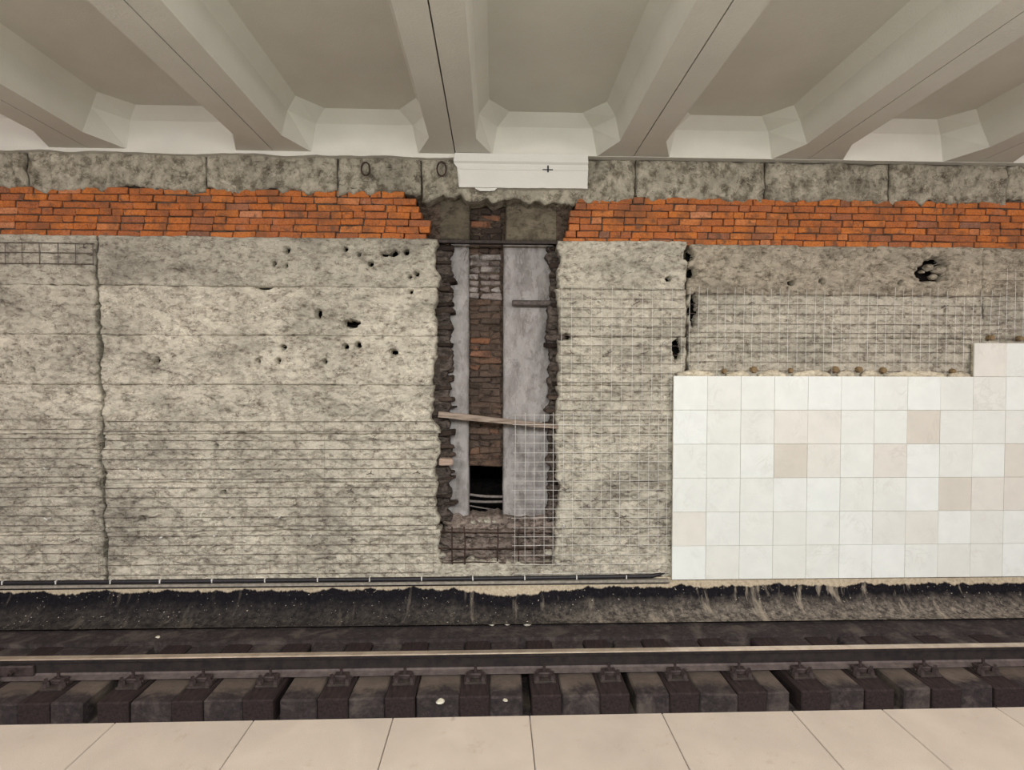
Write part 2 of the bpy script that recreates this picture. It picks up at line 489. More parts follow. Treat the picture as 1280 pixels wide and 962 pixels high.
M['granite'] = mat_granite()
M['ink'] = new_mat('dark_paint', 0.8)[0]
M['ink'].node_tree.nodes['Principled BSDF'].inputs['Base Color'].default_value = (0.03, 0.025, 0.03, 1)
M['void'] = mat_concrete('hole_shade_masonry', srgb(40, 36, 34), srgb(26, 23, 22), srgb(12, 11, 11), tinted=False)  # near-black colour stands in for the darkness inside holes and open joints

# ------------------------------------------------------------------ ceiling of ribbed panels
ZR = WZ(195)                                      # underside of the ribs
X0 = WX(569.5, 194); PITCHX = 2.02; HR = 0.24
ceiling = empty('ceiling')
tag(ceiling, 'whitewashed ceiling of ribbed concrete panels above the track', 'ceiling', kind='structure')


def ceiling_panel(k):
    xa = X0 + k * PITCHX + 0.006; xb = X0 + (k + 1) * PITCHX - 0.006
    ya, yb = -4.0, YW + 0.25
    far = YW - 0.035
    def loop(ins, z, cx, cy):
        l, r = xa + HR + ins, xb - HR - ins
        f, n = far - ins * 1.0, -3.6 + ins
        return [(l, n, z), (r, n, z), (r, f - cy, z), (r - cx, f, z), (l + cx, f, z), (l, f - cy, z)]
    # opening flares at the wall: the rib widens in a chamfer
    L0 = loop(0.0, ZR, 0.17, 0.42); L1 = loop(0.03, ZR + 0.30, 0.20, 0.30); L2 = loop(0.14, ZR + 0.42, 0.22, 0.26)
    v = []; f = []
    o = [(xa, ya, ZR), (xb, ya, ZR), (xb, yb, ZR), (xa, yb, ZR)]
    v += o + L0 + L1 + L2
    a, b, c = 4, 10, 16
    f += [[0, 1, a + 1, a], [1, 2, a + 3, a + 2, a + 1], [2, 3, a + 4, a + 3], [3, 0, a, a + 5, a + 4]]
    for i in range(6):
        j = (i + 1) % 6
        f += [[a + i, a + j, b + j, b + i], [b + i, b + j, c + j, c + i]]
    f.append([c + i for i in range(6)])
    n = len(v); H = ZR + 0.62
    v += [(x, y, H) for (x, y, z) in o]
    f += [[n, n + 3, n + 2, n + 1]] + [[i, (i + 1) % 4, n + (i + 1) % 4, n + i] for i in range(4)]
    mb = MB(); mb.v = v; mb.f = f
    return obj('ceiling_panel', mb.data('ceiling_panel', M['ceiling']), ceiling)


for k in range(-5, 6): ceiling_panel(k)
# plaster lip left along the wall head
lip = MB(); n = 360
xs = np.linspace(-9.5, 9.5, n); zb = ZR - 0.015 - 0.045 * fbm(xs * 3, xs * 0, 4, 3) * (xs < 1.0)
zb = np.where(xs < 1.0, zb, ZR - 0.003)
base = len(lip.v)
for x, z in zip(xs, zb): lip.v += [(x, YW - 0.045, ZR + 0.004), (x, YW - 0.045, z), (x, YW + 0.05, z), (x, YW + 0.05, ZR + 0.004)]
for i in range(n - 1):
    for q in range(4): lip.f.append([4 * i + q, 4 * i + (q + 1) % 4, 4 * i + 4 + (q + 1) % 4, 4 * i + 4 + q])
lip.f.append([0, 1, 2, 3]); lip.f.append([4 * (n - 1) + q for q in (3, 2, 1, 0)])
obj('plaster_lip', lip.data('plaster_lip', M['ceiling']), ceiling)

# ------------------------------------------------------------------ the stripped wall
wall_l = empty('wall_left', (0, 0, 0)); tag(wall_l, 'stripped concrete and brick track wall beside the open niche, wire mesh over its foot', 'wall', kind='structure')
wall_r = empty('wall_right', (0, 0, 0)); tag(wall_r, 'stripped concrete and brick track wall above and beside the white tiles', 'wall', kind='structure')
wall_n = empty('wall_niche', (0, 0, 0)); tag(wall_n, 'sooty open niche with two posts and brick infill in the wall', 'wall', kind='structure')


def rough_block(name, xl, xr, zb, zt, parent, mat, depth=0.22, front=YW, amp=0.016, res=0.0125, seed=0, tint=1.0,
                jl=0.006, jr=0.006, jb=0.006, jt=0.006, pits=(), rnd=0.014, stretch=(1, 1.5), freq=5, jf=9, sb=None, st=None, soft=False):
    """one cast block with a hacked, uneven face; jl..jt = how ragged each edge is"""
    W, H = xr - xl, zt - zb
    nx = max(4, int(W / res)); nz = max(4, int(H / res))
    u = np.linspace(0, 1, nx + 1); w = np.linspace(0, 1, nz + 1)
    U, V = np.meshgrid(u, w)
    zz = zb + V * H; xx = xl + U * W
    L = xl + jl * 2 * (fbm(zz * jf, zz * 0 + seed, 4, seed + 1) - 0.5) * 2
    Rr = xr + jr * 2 * (fbm(zz * jf, zz * 0 + seed, 4, seed + 2) - 0.5) * 2
    B = zb + jb * 2 * (fbm(xx * jf, xx * 0 + .5, 4, seed + 3 if sb is None else sb) - 0.5) * 2
    T = zt + jt * 2 * (fbm(xx * jf, xx * 0 + .5, 4, seed + 4 if st is None else st) - 0.5) * 2
    x = L + U * (Rr - L); z = B + V * (T - B)
    h = amp * (fbm(x * freq * stretch[0], z * freq * stretch[1], 5, 40) - 0.5) * 2
    rid = 1 - np.abs(2 * fbm(x * freq * 2.2, z * freq * 3.0, 3, 60) - 1)
    h += amp * 0.45 * (rid - 0.75)
    pl = np.clip((fbm(x * 2.6, z * 5.2, 5, 31) - 0.5) * 14, -1, 1)
    h += amp * 0.45 * pl * (1 if amp > 0.008 else 0)
    ck = np.clip((fbm(x * 7, z * 16, 4, 33) - 0.60) * 16, 0, 1)
    h -= amp * 0.9 * ck * (1 if amp > 0.008 else 0)
    dist = np.minimum(np.minimum(U * W, (1 - U) * W), np.minimum(V * H, (1 - V) * H))
    ed = np.clip(1 - dist / (rnd * (0.5 + 1.5 * fbm(x * 6, z * 6, 2, 77))), 0, 1)
    if soft:
        hz = np.minimum(V * H, (1 - V) * H); vx = np.minimum(U * W, (1 - U) * W)
        e1 = np.clip(1 - hz / (rnd * .9), 0, 1) ** 2 * 0.022 * np.clip((fbm(x * 2.1, z * .4, 3, 81) - 0.36) * 5, 0.12, 1)
        e2 = np.clip(1 - vx / (rnd * 2 * (0.5 + fbm(x * 6, z * 6, 2, 77))), 0, 1) ** 2 * 0.03
        y = front - h + np.maximum(e1, e2)
    else:
        y = front - h + ed ** 2 * 0.03
    cut = np.zeros_like(x, bool)
    for (cx, cz, rx, rz, dp) in pits:
        d = np.sqrt(((x - cx) / rx / 1.35) ** 2 + ((z - cz) / rz / 1.35) ** 2) + (fbm(x * 30, z * 30, 2, 5) - 0.5) * 0.6
        y = y + min(dp, 0.12) * np.clip((1.12 - d) * 5, 0, 1)
        if dp > 0.1: cut |= d < 1.0
    nv = (nx + 1) * (nz + 1)
    V0 = np.stack([x.ravel(), y.ravel(), z.ravel()], 1)
    idx = np.arange(nv).reshape(nz + 1, nx + 1)
    q = np.stack([idx[:-1, :-1].ravel(), idx[:-1, 1:].ravel(), idx[1:, 1:].ravel(), idx[1:, :-1].ravel()], 1)
    keep = ~(cut[:-1, :-1] & cut[:-1, 1:] & cut[1:, 1:] & cut[1:, :-1]).ravel(); q = q[keep]
    rim = np.concatenate([idx[0, :], idx[1:, -1], idx[-1, -2::-1], idx[-2:0:-1, 0]])
    back = V0[rim].copy(); back[:, 1] = front + depth
    n = len(rim); bi = nv + np.arange(n); rj = np.roll(rim, -1); bj = np.roll(bi, -1)
    sd = np.stack([rim, bi, bj, rj], 1)
    verts = np.vstack([V0, back]); faces = np.vstack([q, sd])
    m = bpy.data.meshes.new(name)
    m.vertices.add(len(verts)); m.vertices.foreach_set('co', verts.ravel())
    m.loops.add(faces.size); m.loops.foreach_set('vertex_index', faces.ravel().astype(np.int32))
    m.polygons.add(len(faces)); m.polygons.foreach_set('loop_start', np.arange(0, faces.size, 4, dtype=np.int32))
    sm = np.ones(len(faces), bool); sm[len(q):] = False
    m.polygons.foreach_set('use_smooth', sm)
    m.materials.append(mat); m.update(calc_edges=True); m.validate()
    return obj(name, m, parent, tint=tint)


def pit(px, py, rpx, rpy=None, dp=0.24):
    p = at(px, py, YW); return (p.x, p.z, rpx / 109, (rpy or rpx) / 109, dp)


ROWS = [WZ(y) for y in (299, 360, 420.5, 481.5, 542, 602, 662, 723)]
XE = 9.0
XJ = WX(125, 480)                  # open joint in the left wall
XNL, XNR = WX(544, 480), WX(697, 480)
XJ2 = WX(860, 380)
pits_l = [pit(*a) for a in ((358, 312, 3), (341, 329, 2.4), (356, 331, 2.4), (431, 311, 2.4), (448, 317, 2.2), (480, 317, 5, 2.2), (492, 316, 4, 3.4), (507, 314, 3),
          (463, 329, 2.6), (521, 342, 2.2), (512, 345, 2), (398, 392, 3, 4), (440, 405, 5, 3.6), (433, 404, 3), (446, 403, 3.4, 2), (431, 433, 2.8), (447, 431, 3),
          (492, 440, 4, 2.6), (194, 451, 3.2), (353, 434, 2.6), (322, 451, 2.2), (346, 451, 2.6), (405, 452, 2.4), (270, 558, 2.2), (279, 616, 2.4), (114, 642, 2.4), (177, 649, 2.6),
          (40, 462, 2.6), (10, 455, 2.2), (330, 359, 8, 1.6), (513, 364, 2))]
gap = 0.0008
cols_l = [(-XE, -5.95), (-5.94, XJ - 0.024), (XJ + 0.016, XNL)]
tints_l = [(0.98, 1.05, 1.06, 1.03, 1.0, 0.94, 1.0), (0.93, 0.98, 1.07, 1.08, 0.95, 0.92, 0.97), (0.94, 1.10, 1.12, 1.04, 1.0, 1.02, 1.0)]
for ci, (a, b) in enumerate(cols_l):
    for r in range(7):
        edge = ci == 2
        lean = WX(125, 300 + 61 * r) - XJ
        xa = a + (0.0 if ci == 0 else (WX(125 + (r - 3) * 1.6, 330 + 61 * r) - XJ if ci == 2 else 0))
        xb = b + (WX(125 + (r - 3) * 1.6, 330 + 61 * r) - XJ if ci == 1 else 0)
        if edge:
            xb += (0.02, -0.01, 0.0, 0.01, 0.0, 0.02, 0.06)[r]
        rough_block('concrete_block', xa, xb, ROWS[r + 1] + gap, ROWS[r] - gap, wall_l, M['wall'], depth=0.27,
                    amp=(0.012, 0.018, 0.019, 0.024, 0.026, 0.026, 0.026)[r], res=0.0125 if ci else 0.05, seed=ci * 20 + r, tint=tints_l[ci][r] * (0.92 if r == 0 else 1),
                    jr=(0.045 if edge else 0.02), jl=0.02, pits=pits_l if ci else (), jf=(5 if edge else 9), sb=900 + r, st=899 + r, soft=True)
pits_r = [pit(*a) for a in ((836, 348, 2.6), (862, 318, 5, 6), (866, 340, 3, 5), (868, 385, 4, 15), (847, 436, 5, 9), (1029, 351, 2.6), (1127, 353, 2.4),
          (1170, 329, 11, 6), (1177, 338, 7, 9), (1162, 341, 11, 8), (1172, 345, 10, 5), (1182, 388, 1.8), (990, 353, 4, 2), (1270, 380, 3, 8), (702, 421, 10, 3))]
for ci, (a, b, tn) in enumerate([(XNR, XJ2 - 0.012, (0.98, 1.04, 1.06, 1.0, 1.0, 0.98, 0.98)), (XJ2 + 0.012, 5.75, (0.94, 0.98, 0.95, 1, 1, 1, 1)), (5.76, XE, (0.94, 0.98, 0.95, 1, 1, 1, 1))]):
    for r in range(7):
        if ci >= 1 and r >= 4: continue
        edge = ci == 0
        rough_block('concrete_block', a + ((0.0, 0.0, 0.01, 0, -0.01, 0, -0.01)[r] if edge else 0), b, ROWS[r + 1] + gap - (0.05 if ci and r == 0 else 0), ROWS[r] - gap - 0.03 * (ci > 0) * (r == 0) - (0.05 if ci and r == 1 else 0), wall_r,
                    M['wall_brown'] if (ci and r == 0) else M['wall'], depth=0.27, amp=(0.014, 0.018, 0.018, 0.018, 0.026, 0.028, 0.028)[r], res=0.0125 if ci < 2 else 0.05,
                    seed=100 + ci * 20 + r, tint=tn[r], jl=0.03 if edge else 0.02, jr=0.016, pits=pits_r if ci < 2 else (), jf=6 if edge else 9, sb=930 + r, st=929 + r, soft=True)
# lower right wall hidden behind the tiles: a backing wall, its black standing in for dark depth, closes both sides
bk = MB().box((-XE, YW + 0.26, -1.2), (XNL - 0.06, YW + 0.4, WZ(240)))
obj('backing', bk.data('backing', M['void']), wall_l)
bk = MB().box((XNR + 0.06, YW + 0.26, -1.2), (XE, YW + 0.4, WZ(240)))
obj('backing', bk.data('backing', M['void']), wall_r)

for x0_, x1_, par_ in ((-XE, WX(503, 270), wall_l), (WX(726, 270), XE, wall_r)):
    obj('mortar_joints', MB().box((x0_, YW + .048, WZ(303)), (x1_, YW + .2, WZ(240))).data('mortar_joints', M['backing']), par_)

# soiled concrete beam under the ceiling, block by block
ZB0, ZB1 = WZ(243), ZR - 0.012
bx = [-XE, -5.2, WX(258), WX(422), WX(526), WX(794), WX(955), WX(1110), WX(1258), XE]
bpits = [pit(*a) for a in ((213, 208, 9, 6, .03), (222, 217, 8, 2, .05), (247, 203, 3, 7, .04), (287, 212, 7, 6, .02), (52, 217, 6, 8, .03), (125, 221, 4, 5, .03), (391, 215, 6, 6, .02), (456, 221, 5, 3, .05),
                           (510, 213, 2, 7, .04), (549, 214, 6, 9, .03), (748, 227, 2.5, 4, .03), (188, 250, 4, 3, .05))]
for i in range(len(bx) - 1):
    par = wall_l if bx[i + 1] < 0 else (wall_r if bx[i] > 0.5 else wall_n)
    big = i == 4
    zl = ZB0 - (0.0 if not big else 0.06)
    rough_block('beam_block', bx[i] + 0.007, bx[i + 1] - 0.007, zl - (0.03 if i >= 5 else 0), ZB1 + 0.008, par, M['band'], depth=0.3, front=YW + 0.012, amp=0.016,
                res=0.018, seed=300 + i, tint=(1, .98, 1.02, .98, 1.0, .98, .94, .92, .95)[i], jb=0.055, jt=0.012, jl=.006, jr=.006, pits=bpits, jf=5, rnd=0.03)
# lifting loops cast into the beam
for (px, py, r) in ((457, 211, 6.5), (552, 211, 7)):
    p = at(px, py, YW - 0.01)
    pts = [(p.x + r / 109 * .8 * math.cos(t), p.y + 0.0, p.z + r / 109 * math.sin(t) * 1.25) for t in np.linspace(0, 2 * math.pi, 15)]
    obj('lifting_loop', MB().tube(pts, 0.009, 6, False).data('lifting_loop', M['rebar'], True), wall_l if px < 500 else wall_n)

# ------------------------------------------------------------------ bricks
def brick_mesh(mat, L=0.245, H=0.068, D=0.12, ch=0.006, jit=0.0055):
    mb = MB().box((-L / 2, 0, -H / 2), (L / 2, D, H / 2), jit, ch)
    return mb.data('brick', mat)


BR = [brick_mesh(M['brick']) for _ in range(5)]
BRH = [brick_mesh(M['brick'], 0.118) for _ in range(4)]
CO = (WZ(239) - WZ(300.5)) / 7
endl = [504, 519, 523, 526, 538, 537, 532]
endr = [723, 720, 713, 712, 712, 708, 705]
holes = [(450, 272), (447, 295)]


def brick_row(par, x0, x1, z, r, grow, anchor_right, seed):
    rr = random.Random(seed); xs = []
    x = x1 if anchor_right else x0
    sgn = -1 if anchor_right else 1
    run = 0
    while (x > x0 if anchor_right else x < x1):
        half = rr.random() < (0.30 if (abs(x) < 1.9) else 0.16)
        L = 0.118 if half else 0.245
        c = x + sgn * L / 2
        p_px = None
        ok = True
        for hp in holes:
            q = at(hp[0], hp[1], YW)
            if abs(q.x - c) < L / 2 and abs(q.z - z) < CO / 2:
                if half: ok = False
                else: half = True; L = 0.118; c = x + sgn * L / 2
        if ok:
            t = min(1, max(0, rr.gauss(0.52, 0.22)))
            o = obj('brick', rr.choice(BRH if half else BR), par, (c, YW + 0.03 + rr.uniform(-0.008, 0.012), z + rr.uniform(-0.003, 0.003)), t)
            o.rotation_euler = (rr.uniform(-.02, .02), rr.uniform(-.008, .008), rr.uniform(-.03, .03))
            o.scale = (1, 1, (CO - 0.009) / 0.068)
        x += sgn * (L + rr.uniform(0.008, 0.014))


for r in range(7):
    z = WZ(239) - (r + 0.5) * CO
    brick_row(wall_l, -8.2, WX(endl[r], 270), z, r, 1, True, 500 + r)
    brick_row(wall_r, WX(endr[r], 270), 8.2, z - 0.03, r, 1, False, 600 + r)

# ------------------------------------------------------------------ niche
YP = YW + 0.26
def px_box(name, x0, x1, y0, y1, Y, D, mat, par, tint=1.0, amp=0.004, j=0.004, seed=0, res=0.02, **k):
    return rough_block(name, at(x0, (y0 + y1) / 2, Y).x, at(x1, (y0 + y1) / 2, Y).x, at(620, y1, Y).z, at(620, y0, Y).z, par, mat, depth=D, front=Y, amp=amp, res=res, seed=seed, tint=tint, jl=j, jr=j, jb=j, jt=j, freq=3, **k)


px_box('post', 552, 586, 303, 652, YP, 0.25, M['post'], wall_n, 0.9, 0.004, 0.003, 701)
px_box('post', 629, 706, 303, 652, YP, 0.25, M['post'], wall_n, 0.9, 0.005, 0.003, 702)
px_box('lintel_post', 528, 587, 240, 300, YP - 0.05, 0.25, M['post_brown'], wall_n, 0.72, 0.006, 0.004, 703)
px_box('lintel_post', 632, 722, 240, 300, YP - 0.05, 0.25, M['post_brown'], wall_n, 0.95, 0.006, 0.004, 704)
# sill and foot of the niche, broken concrete
px_box('sill', 552, 704, 646, 668, YP - 0.08, 0.3, M['rubble'], wall_n, 1.5, 0.03, 0.03, 705, res=0.012)
px_box('broken_foot', 546, 700, 662, 712, YW + 0.10, 0.4, M['rubble'], wall_n, 1.15, 0.05, 0.02, 706, res=0.012)
px_box('broken_foot', 540, 702, 704, 726, YW + 0.005, 0.4, M['wall'], wall_n, 0.95, 0.02, 0.03, 707, res=0.012)
# cavity behind the hole
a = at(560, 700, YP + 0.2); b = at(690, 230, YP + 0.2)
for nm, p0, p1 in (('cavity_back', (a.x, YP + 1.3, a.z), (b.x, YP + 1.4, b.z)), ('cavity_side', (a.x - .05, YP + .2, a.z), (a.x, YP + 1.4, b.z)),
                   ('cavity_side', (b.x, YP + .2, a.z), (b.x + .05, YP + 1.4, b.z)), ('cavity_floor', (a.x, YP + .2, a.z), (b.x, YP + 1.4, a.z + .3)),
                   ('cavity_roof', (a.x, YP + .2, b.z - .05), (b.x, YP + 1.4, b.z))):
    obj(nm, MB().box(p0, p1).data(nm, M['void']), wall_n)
# brick infill between the posts
SB = [brick_mesh(M['sootbrick'], 0.245, 0.068, 0.12, 0.012, 0.012) for _ in range(4)]
SBH = [brick_mesh(M['sootbrick'], 0.118, 0.066, 0.12, 0.012, 0.013) for _ in range(4)]
SBQ = [brick_mesh(M['sootbrick'], 0.07, 0.066, 0.12, 0.008) for _ in range(2)]
YI = YP + 0.07
ztop, zbot = at(608, 236, YI).z, at(608, 583, YI).z
rr = random.Random(5)
nrow = int((ztop - zbot) / 0.0765)
for r in range(nrow):
    z = zbot + (r + 0.5) * (ztop - zbot) / nrow
    py = 583 - (r + 0.5) / nrow * (583 - 236)
    xl, xr = at(586, py, YI).x, at(631, py, YI).x
    wd = xr - xl
    pat = [(SB, 0.245), (SBH, 0.118)] if r % 2 else [(SBH, 0.118), (SB, 0.245)]
    if rr.random() < 0.2: pat = [(SBH, .118)] * 3
    x = xl + rr.uniform(0.0, 0.02)
    for kk, (ms, L) in enumerate(pat):
        if 315 < py < 372: t = rr.uniform(0.82, 1.0)
        elif 425 < py < 465: t = rr.uniform(0.45, 0.75)
        elif py < 250: t = rr.uniform(0.7, 0.8)
        elif py < 300: t = rr.choice((0.05, 0.1, 0.2, 0.72))
        elif py > 535: t = rr.uniform(0.3, 0.64)
        else: t = rr.uniform(0.3, 0.56)
        Lc = min(L, xr - x - 0.004)
        if Lc < 0.04: break
        o = obj('infill_brick', rr.choice(ms), wall_n, (x + Lc / 2, YI + rr.uniform(-0.022, 0.018), z + rr.uniform(-.006, .006)), t)
        o.scale.x = Lc / L
        o.rotation_euler = (rr.uniform(-.05, .05), rr.uniform(-.03, .03), rr.uniform(-.06, .06))
        x += Lc + rr.uniform(0.006, 0.016)
bkz = MB().box((at(585, 400, YI).x - .03, YI + 0.022, zbot + .01), (at(632, 400, YI).x + .03, YI + 0.18, ztop))
obj('infill_mortar', bkz.data('infill_mortar', M['backing']), wall_n)
# toothed sooty brick ends on both sides of the opening
SH = [brick_mesh(M['sootbrick'], 0.24, 0.07, 0.16, 0.012, 0.012) for _ in range(5)]
px_box('broken_edge', 536, 563, 304, 652, YW + .14, .2, M['rubble'], wall_n, 0.62, 0.05, 0.03, 711, res=0.012, stretch=(.5, 4.5), jf=10)
px_box('broken_edge', 685, 708, 304, 652, YW + .14, .2, M['rubble'], wall_n, 0.62, 0.05, 0.03, 712, res=0.012, stretch=(.5, 4.5), jf=10)
for side in (0, 1):
    py = 309
    while py < 645:
        z = at(620, py, YW + .1).z
        L = rr.uniform(0.14, 0.21) if side == 0 else rr.uniform(0.03, 0.13)
        if side == 1 and 500 < py < 535: L += 0.09
        inner = WX(545, py) + L if side == 0 else WX(699, py) - L
        c = inner - 0.12 if side == 0 else inner + 0.12
        o = obj('toothed_brick', rr.choice(SH), wall_n, (c, YW + 0.13 + rr.uniform(-0.05, 0.06), z), rr.choice((0.0, 0.0, 0.1, 0.25, 0.4)))
        o.rotation_euler = (rr.uniform(-.15, .15), rr.uniform(-.10, .10), rr.uniform(-.3, .3))
        o.scale.z = rr.uniform(0.25, 1.0)
        py += rr.uniform(9, 22)
# backing behind the teeth
for (p0, p1) in ((520, 548), (697, 722)):
    bb = MB().box((WX(p0), YW + .2, WZ(726)), (WX(p1), YW + .5, WZ(240)))
    obj('reveal', bb.data('reveal', M['backing']), wall_n)

# ------------------------------------------------------------------ cornice fragment
tr = empty('trim_1', tuple(at(652, 233, YW - 0.03))); tag(tr, 'white plaster cornice fragment left above the niche, a small dark cross on it', 'cornice', kind='structure')
def rel(o, p): o.matrix_parent_inverse = p.matrix_basis.inverted(); return o
cz0, cz1 = WZ(234.5, Y=YW - .06), ZR - 0.004
xl, xr = WX(573, 215, YW - .06), WX(735, 215, YW - .06)
prof = [(YW + 0.02, cz0), (YW - 0.05, cz0), (YW - 0.05, cz0 + .20), (YW - 0.057, cz0 + .205), (YW - 0.057, cz0 + .225), (YW - 0.05, cz0 + .23), (YW - 0.05, cz0 + .27), (YW - 0.075, cz0 + .29), (YW - 0.085, cz1), (YW + 0.02, cz1)]
prof = [prof[0]] + [(YW - .05, cz0 + .2 * k / 10) for k in range(11)] + prof[3:]
cm = MB(); ns = 60
for i in range(ns + 1):
    u = i / ns
    for k, (y, z) in enumerate(prof):
        zz = (z - cz0) / (cz1 - cz0)
        left = xl - 0.03 * min(1, zz * 3) - 0.05 * max(0, zz - .55) + 0.07 * max(0, .5 - abs(zz - .3)) * 1.2 + 0.13 * (float(fbm(z * 14, 0.3, 3, 9)) - .5)
        right = xr + 0.035 * (float(fbm(z * 22, 4.3, 3, 10)) - .5)
        cm.v.append((left + u * (right - left), y, z + (0.012 * float(fbm(u * 14, 1.1, 3, 12)) if z == cz0 else 0)))
K = len(prof)
for i in range(ns):
    for k in range(K): cm.f.append([i * K + k, i * K + (k + 1) % K, (i + 1) * K + (k + 1) % K, (i + 1) * K + k])
cm.f.append(list(range(K))); cm.f.append([ns * K + k for k in range(K)][::-1])
rel(obj('moulding', cm.data('moulding', M['cornice']), tr), tr)
p0, p1 = at(591, 238, YW - .02), at(624, 231, YW - .02)
flap = MB(); 
pts2 = [(590, 229), (591, 233), (595, 236), (600, 238.6), (612, 238.8), (618, 238.2), (622, 234.5), (627, 231.5), (630, 229)]
for Y in (YW - .03, YW + .02):
    for (x, y) in pts2: flap.v.append(tuple(at(x, y, Y)))
k = len(pts2)
flap.f += [list(range(k)), list(range(k, 2 * k))[::-1]] + [[i, (i + 1) % k, k + (i + 1) % k, k + i] for i in range(k)]
rel(obj('plaster_tongue', flap.data('plaster_tongue', M['cornice']), tr), tr)
c = at(685, 212, YW - .052)
cr = MB().box((c.x - .062, c.y - .006, c.z - .008), (c.x + .055, c.y, c.z + .004)).box((c.x - .008, c.y - .006, c.z - .03), (c.x + .008, c.y, c.z + .045))
rel(obj('cross_mark', cr.data('cross_mark', M['ink']), tr), tr)

# ------------------------------------------------------------------ white marble cladding
YT = YW - 0.075
tiles = empty('wall_tiles'); tag(tiles, 'white marble tile cladding rising from the track apron', 'wall', kind='structure')
tx0 = at(841, 600, YT).x; tw = (at(1217, 480, YT).x - at(842, 480, YT).x) / 9
tz0 = at(1000, 723, YT).z; th = (at(1000, 470, YT).z - tz0) / 6
tm = [MB().box((-tw / 2 + .0015, 0, -th / 2 + .0015), (tw / 2 - .0015, 0.02, th / 2 - .0015), 0.0, 0.0015).data('marble_tile', M['marble'])]
special = {(9, 1): 0.05, (3, 2): 0.1, (8, 3): 0.35, (8, 1): .2, (7, 4): 0.0}
dark = {(3, 3): 0.0, (7, 4): 0.05, (6, 3): 0.3, (8, 2): 0.05, (4, 4): .45, (3, 4): .4, (9, 2): .3, (10, 2): .2, (9, 4): .7, (10, 3): .15, (1, 2): .8}
for r in range(7):
    for cidx in range(18):
        if r == 6 and cidx < 9: continue
        t = dark.get((cidx, r), min(1, max(0.35, random.gauss(0.78, 0.17))))
        o = obj('marble_tile', tm[0], tiles, (tx0 + (cidx + .5) * tw, YT + random.uniform(-.0015, .0015), tz0 + (r + .5) * th), t)
        o.rotation_euler = (random.uniform(-.002, .002), 0, random.uniform(-.003, .003))
grout = MB().box((tx0 + .006, YT + .012, tz0 + .003), (tx0 + 18 * tw - .01, YT + .05, tz0 + 6 * th - .006)).box((tx0 + 9 * tw + .006, YT + .012, tz0 + 6 * th - .01), (tx0 + 18 * tw - .01, YT + .05, tz0 + 7 * th - .008))
obj('mortar_bed', grout.data('mortar_bed', M['mortar']), tiles)
# mortar squeezed out along the top edge
for (x0, x1) in ((848, 893), (910, 938), (950, 984), (994, 1040), (1050, 1070), (1080, 1102), (1110, 1185), (1190, 1215)):
    w0, w1 = at(x0, 468, YT).x, at(x1, 468, YT).x
    n = 16; mb = MB()
    for i in range(n + 1):
        u = i / n; hgt = (0.045 + 0.06 * float(fbm(u * 5 + x0, 0.5, 3, 21))) * math.sin(math.pi * (0.06 + .88 * u)) ** 0.5
        x = w0 + u * (w1 - w0); zt = tz0 + 6 * th - .008
        mb.v += [(x, YT + .016, zt), (x, YT + .02, zt + hgt), (x, YW + .01, zt + hgt * .9), (x, YW + .01, zt)]
    for i in range(n):
        for q in range(4): mb.f.append([4 * i + q, 4 * i + (q + 1) % 4, 4 * i + 4 + (q + 1) % 4, 4 * i + 4 + q])
    mb.f += [[0, 1, 2, 3], [4 * n + 3, 4 * n + 2, 4 * n + 1, 4 * n]]
    obj('mortar_dab', mb.data('mortar_dab', M['mortar'], True), tiles)
for (px, py, s) in ((906, 464, 4), (943, 462, 5.5), (989, 463, 4.2), (1045, 462, 5.5), (1075, 462, 4.8), (1105, 463, 5), (1192, 464, 4), (1240, 422, 4.5), (1276, 423, 4)):
    p = at(px, py, YT + .03); s /= 128
    mb = MB().tube([(p.x, p.y - .015, p.z), (p.x, p.y + .005, p.z + .002), (p.x + .004, YW + .01, p.z + .003)], [s * .75, s, s * .9], 7)
    obj('wooden_plug', mb.data('wooden_plug', M['plug']), tiles)

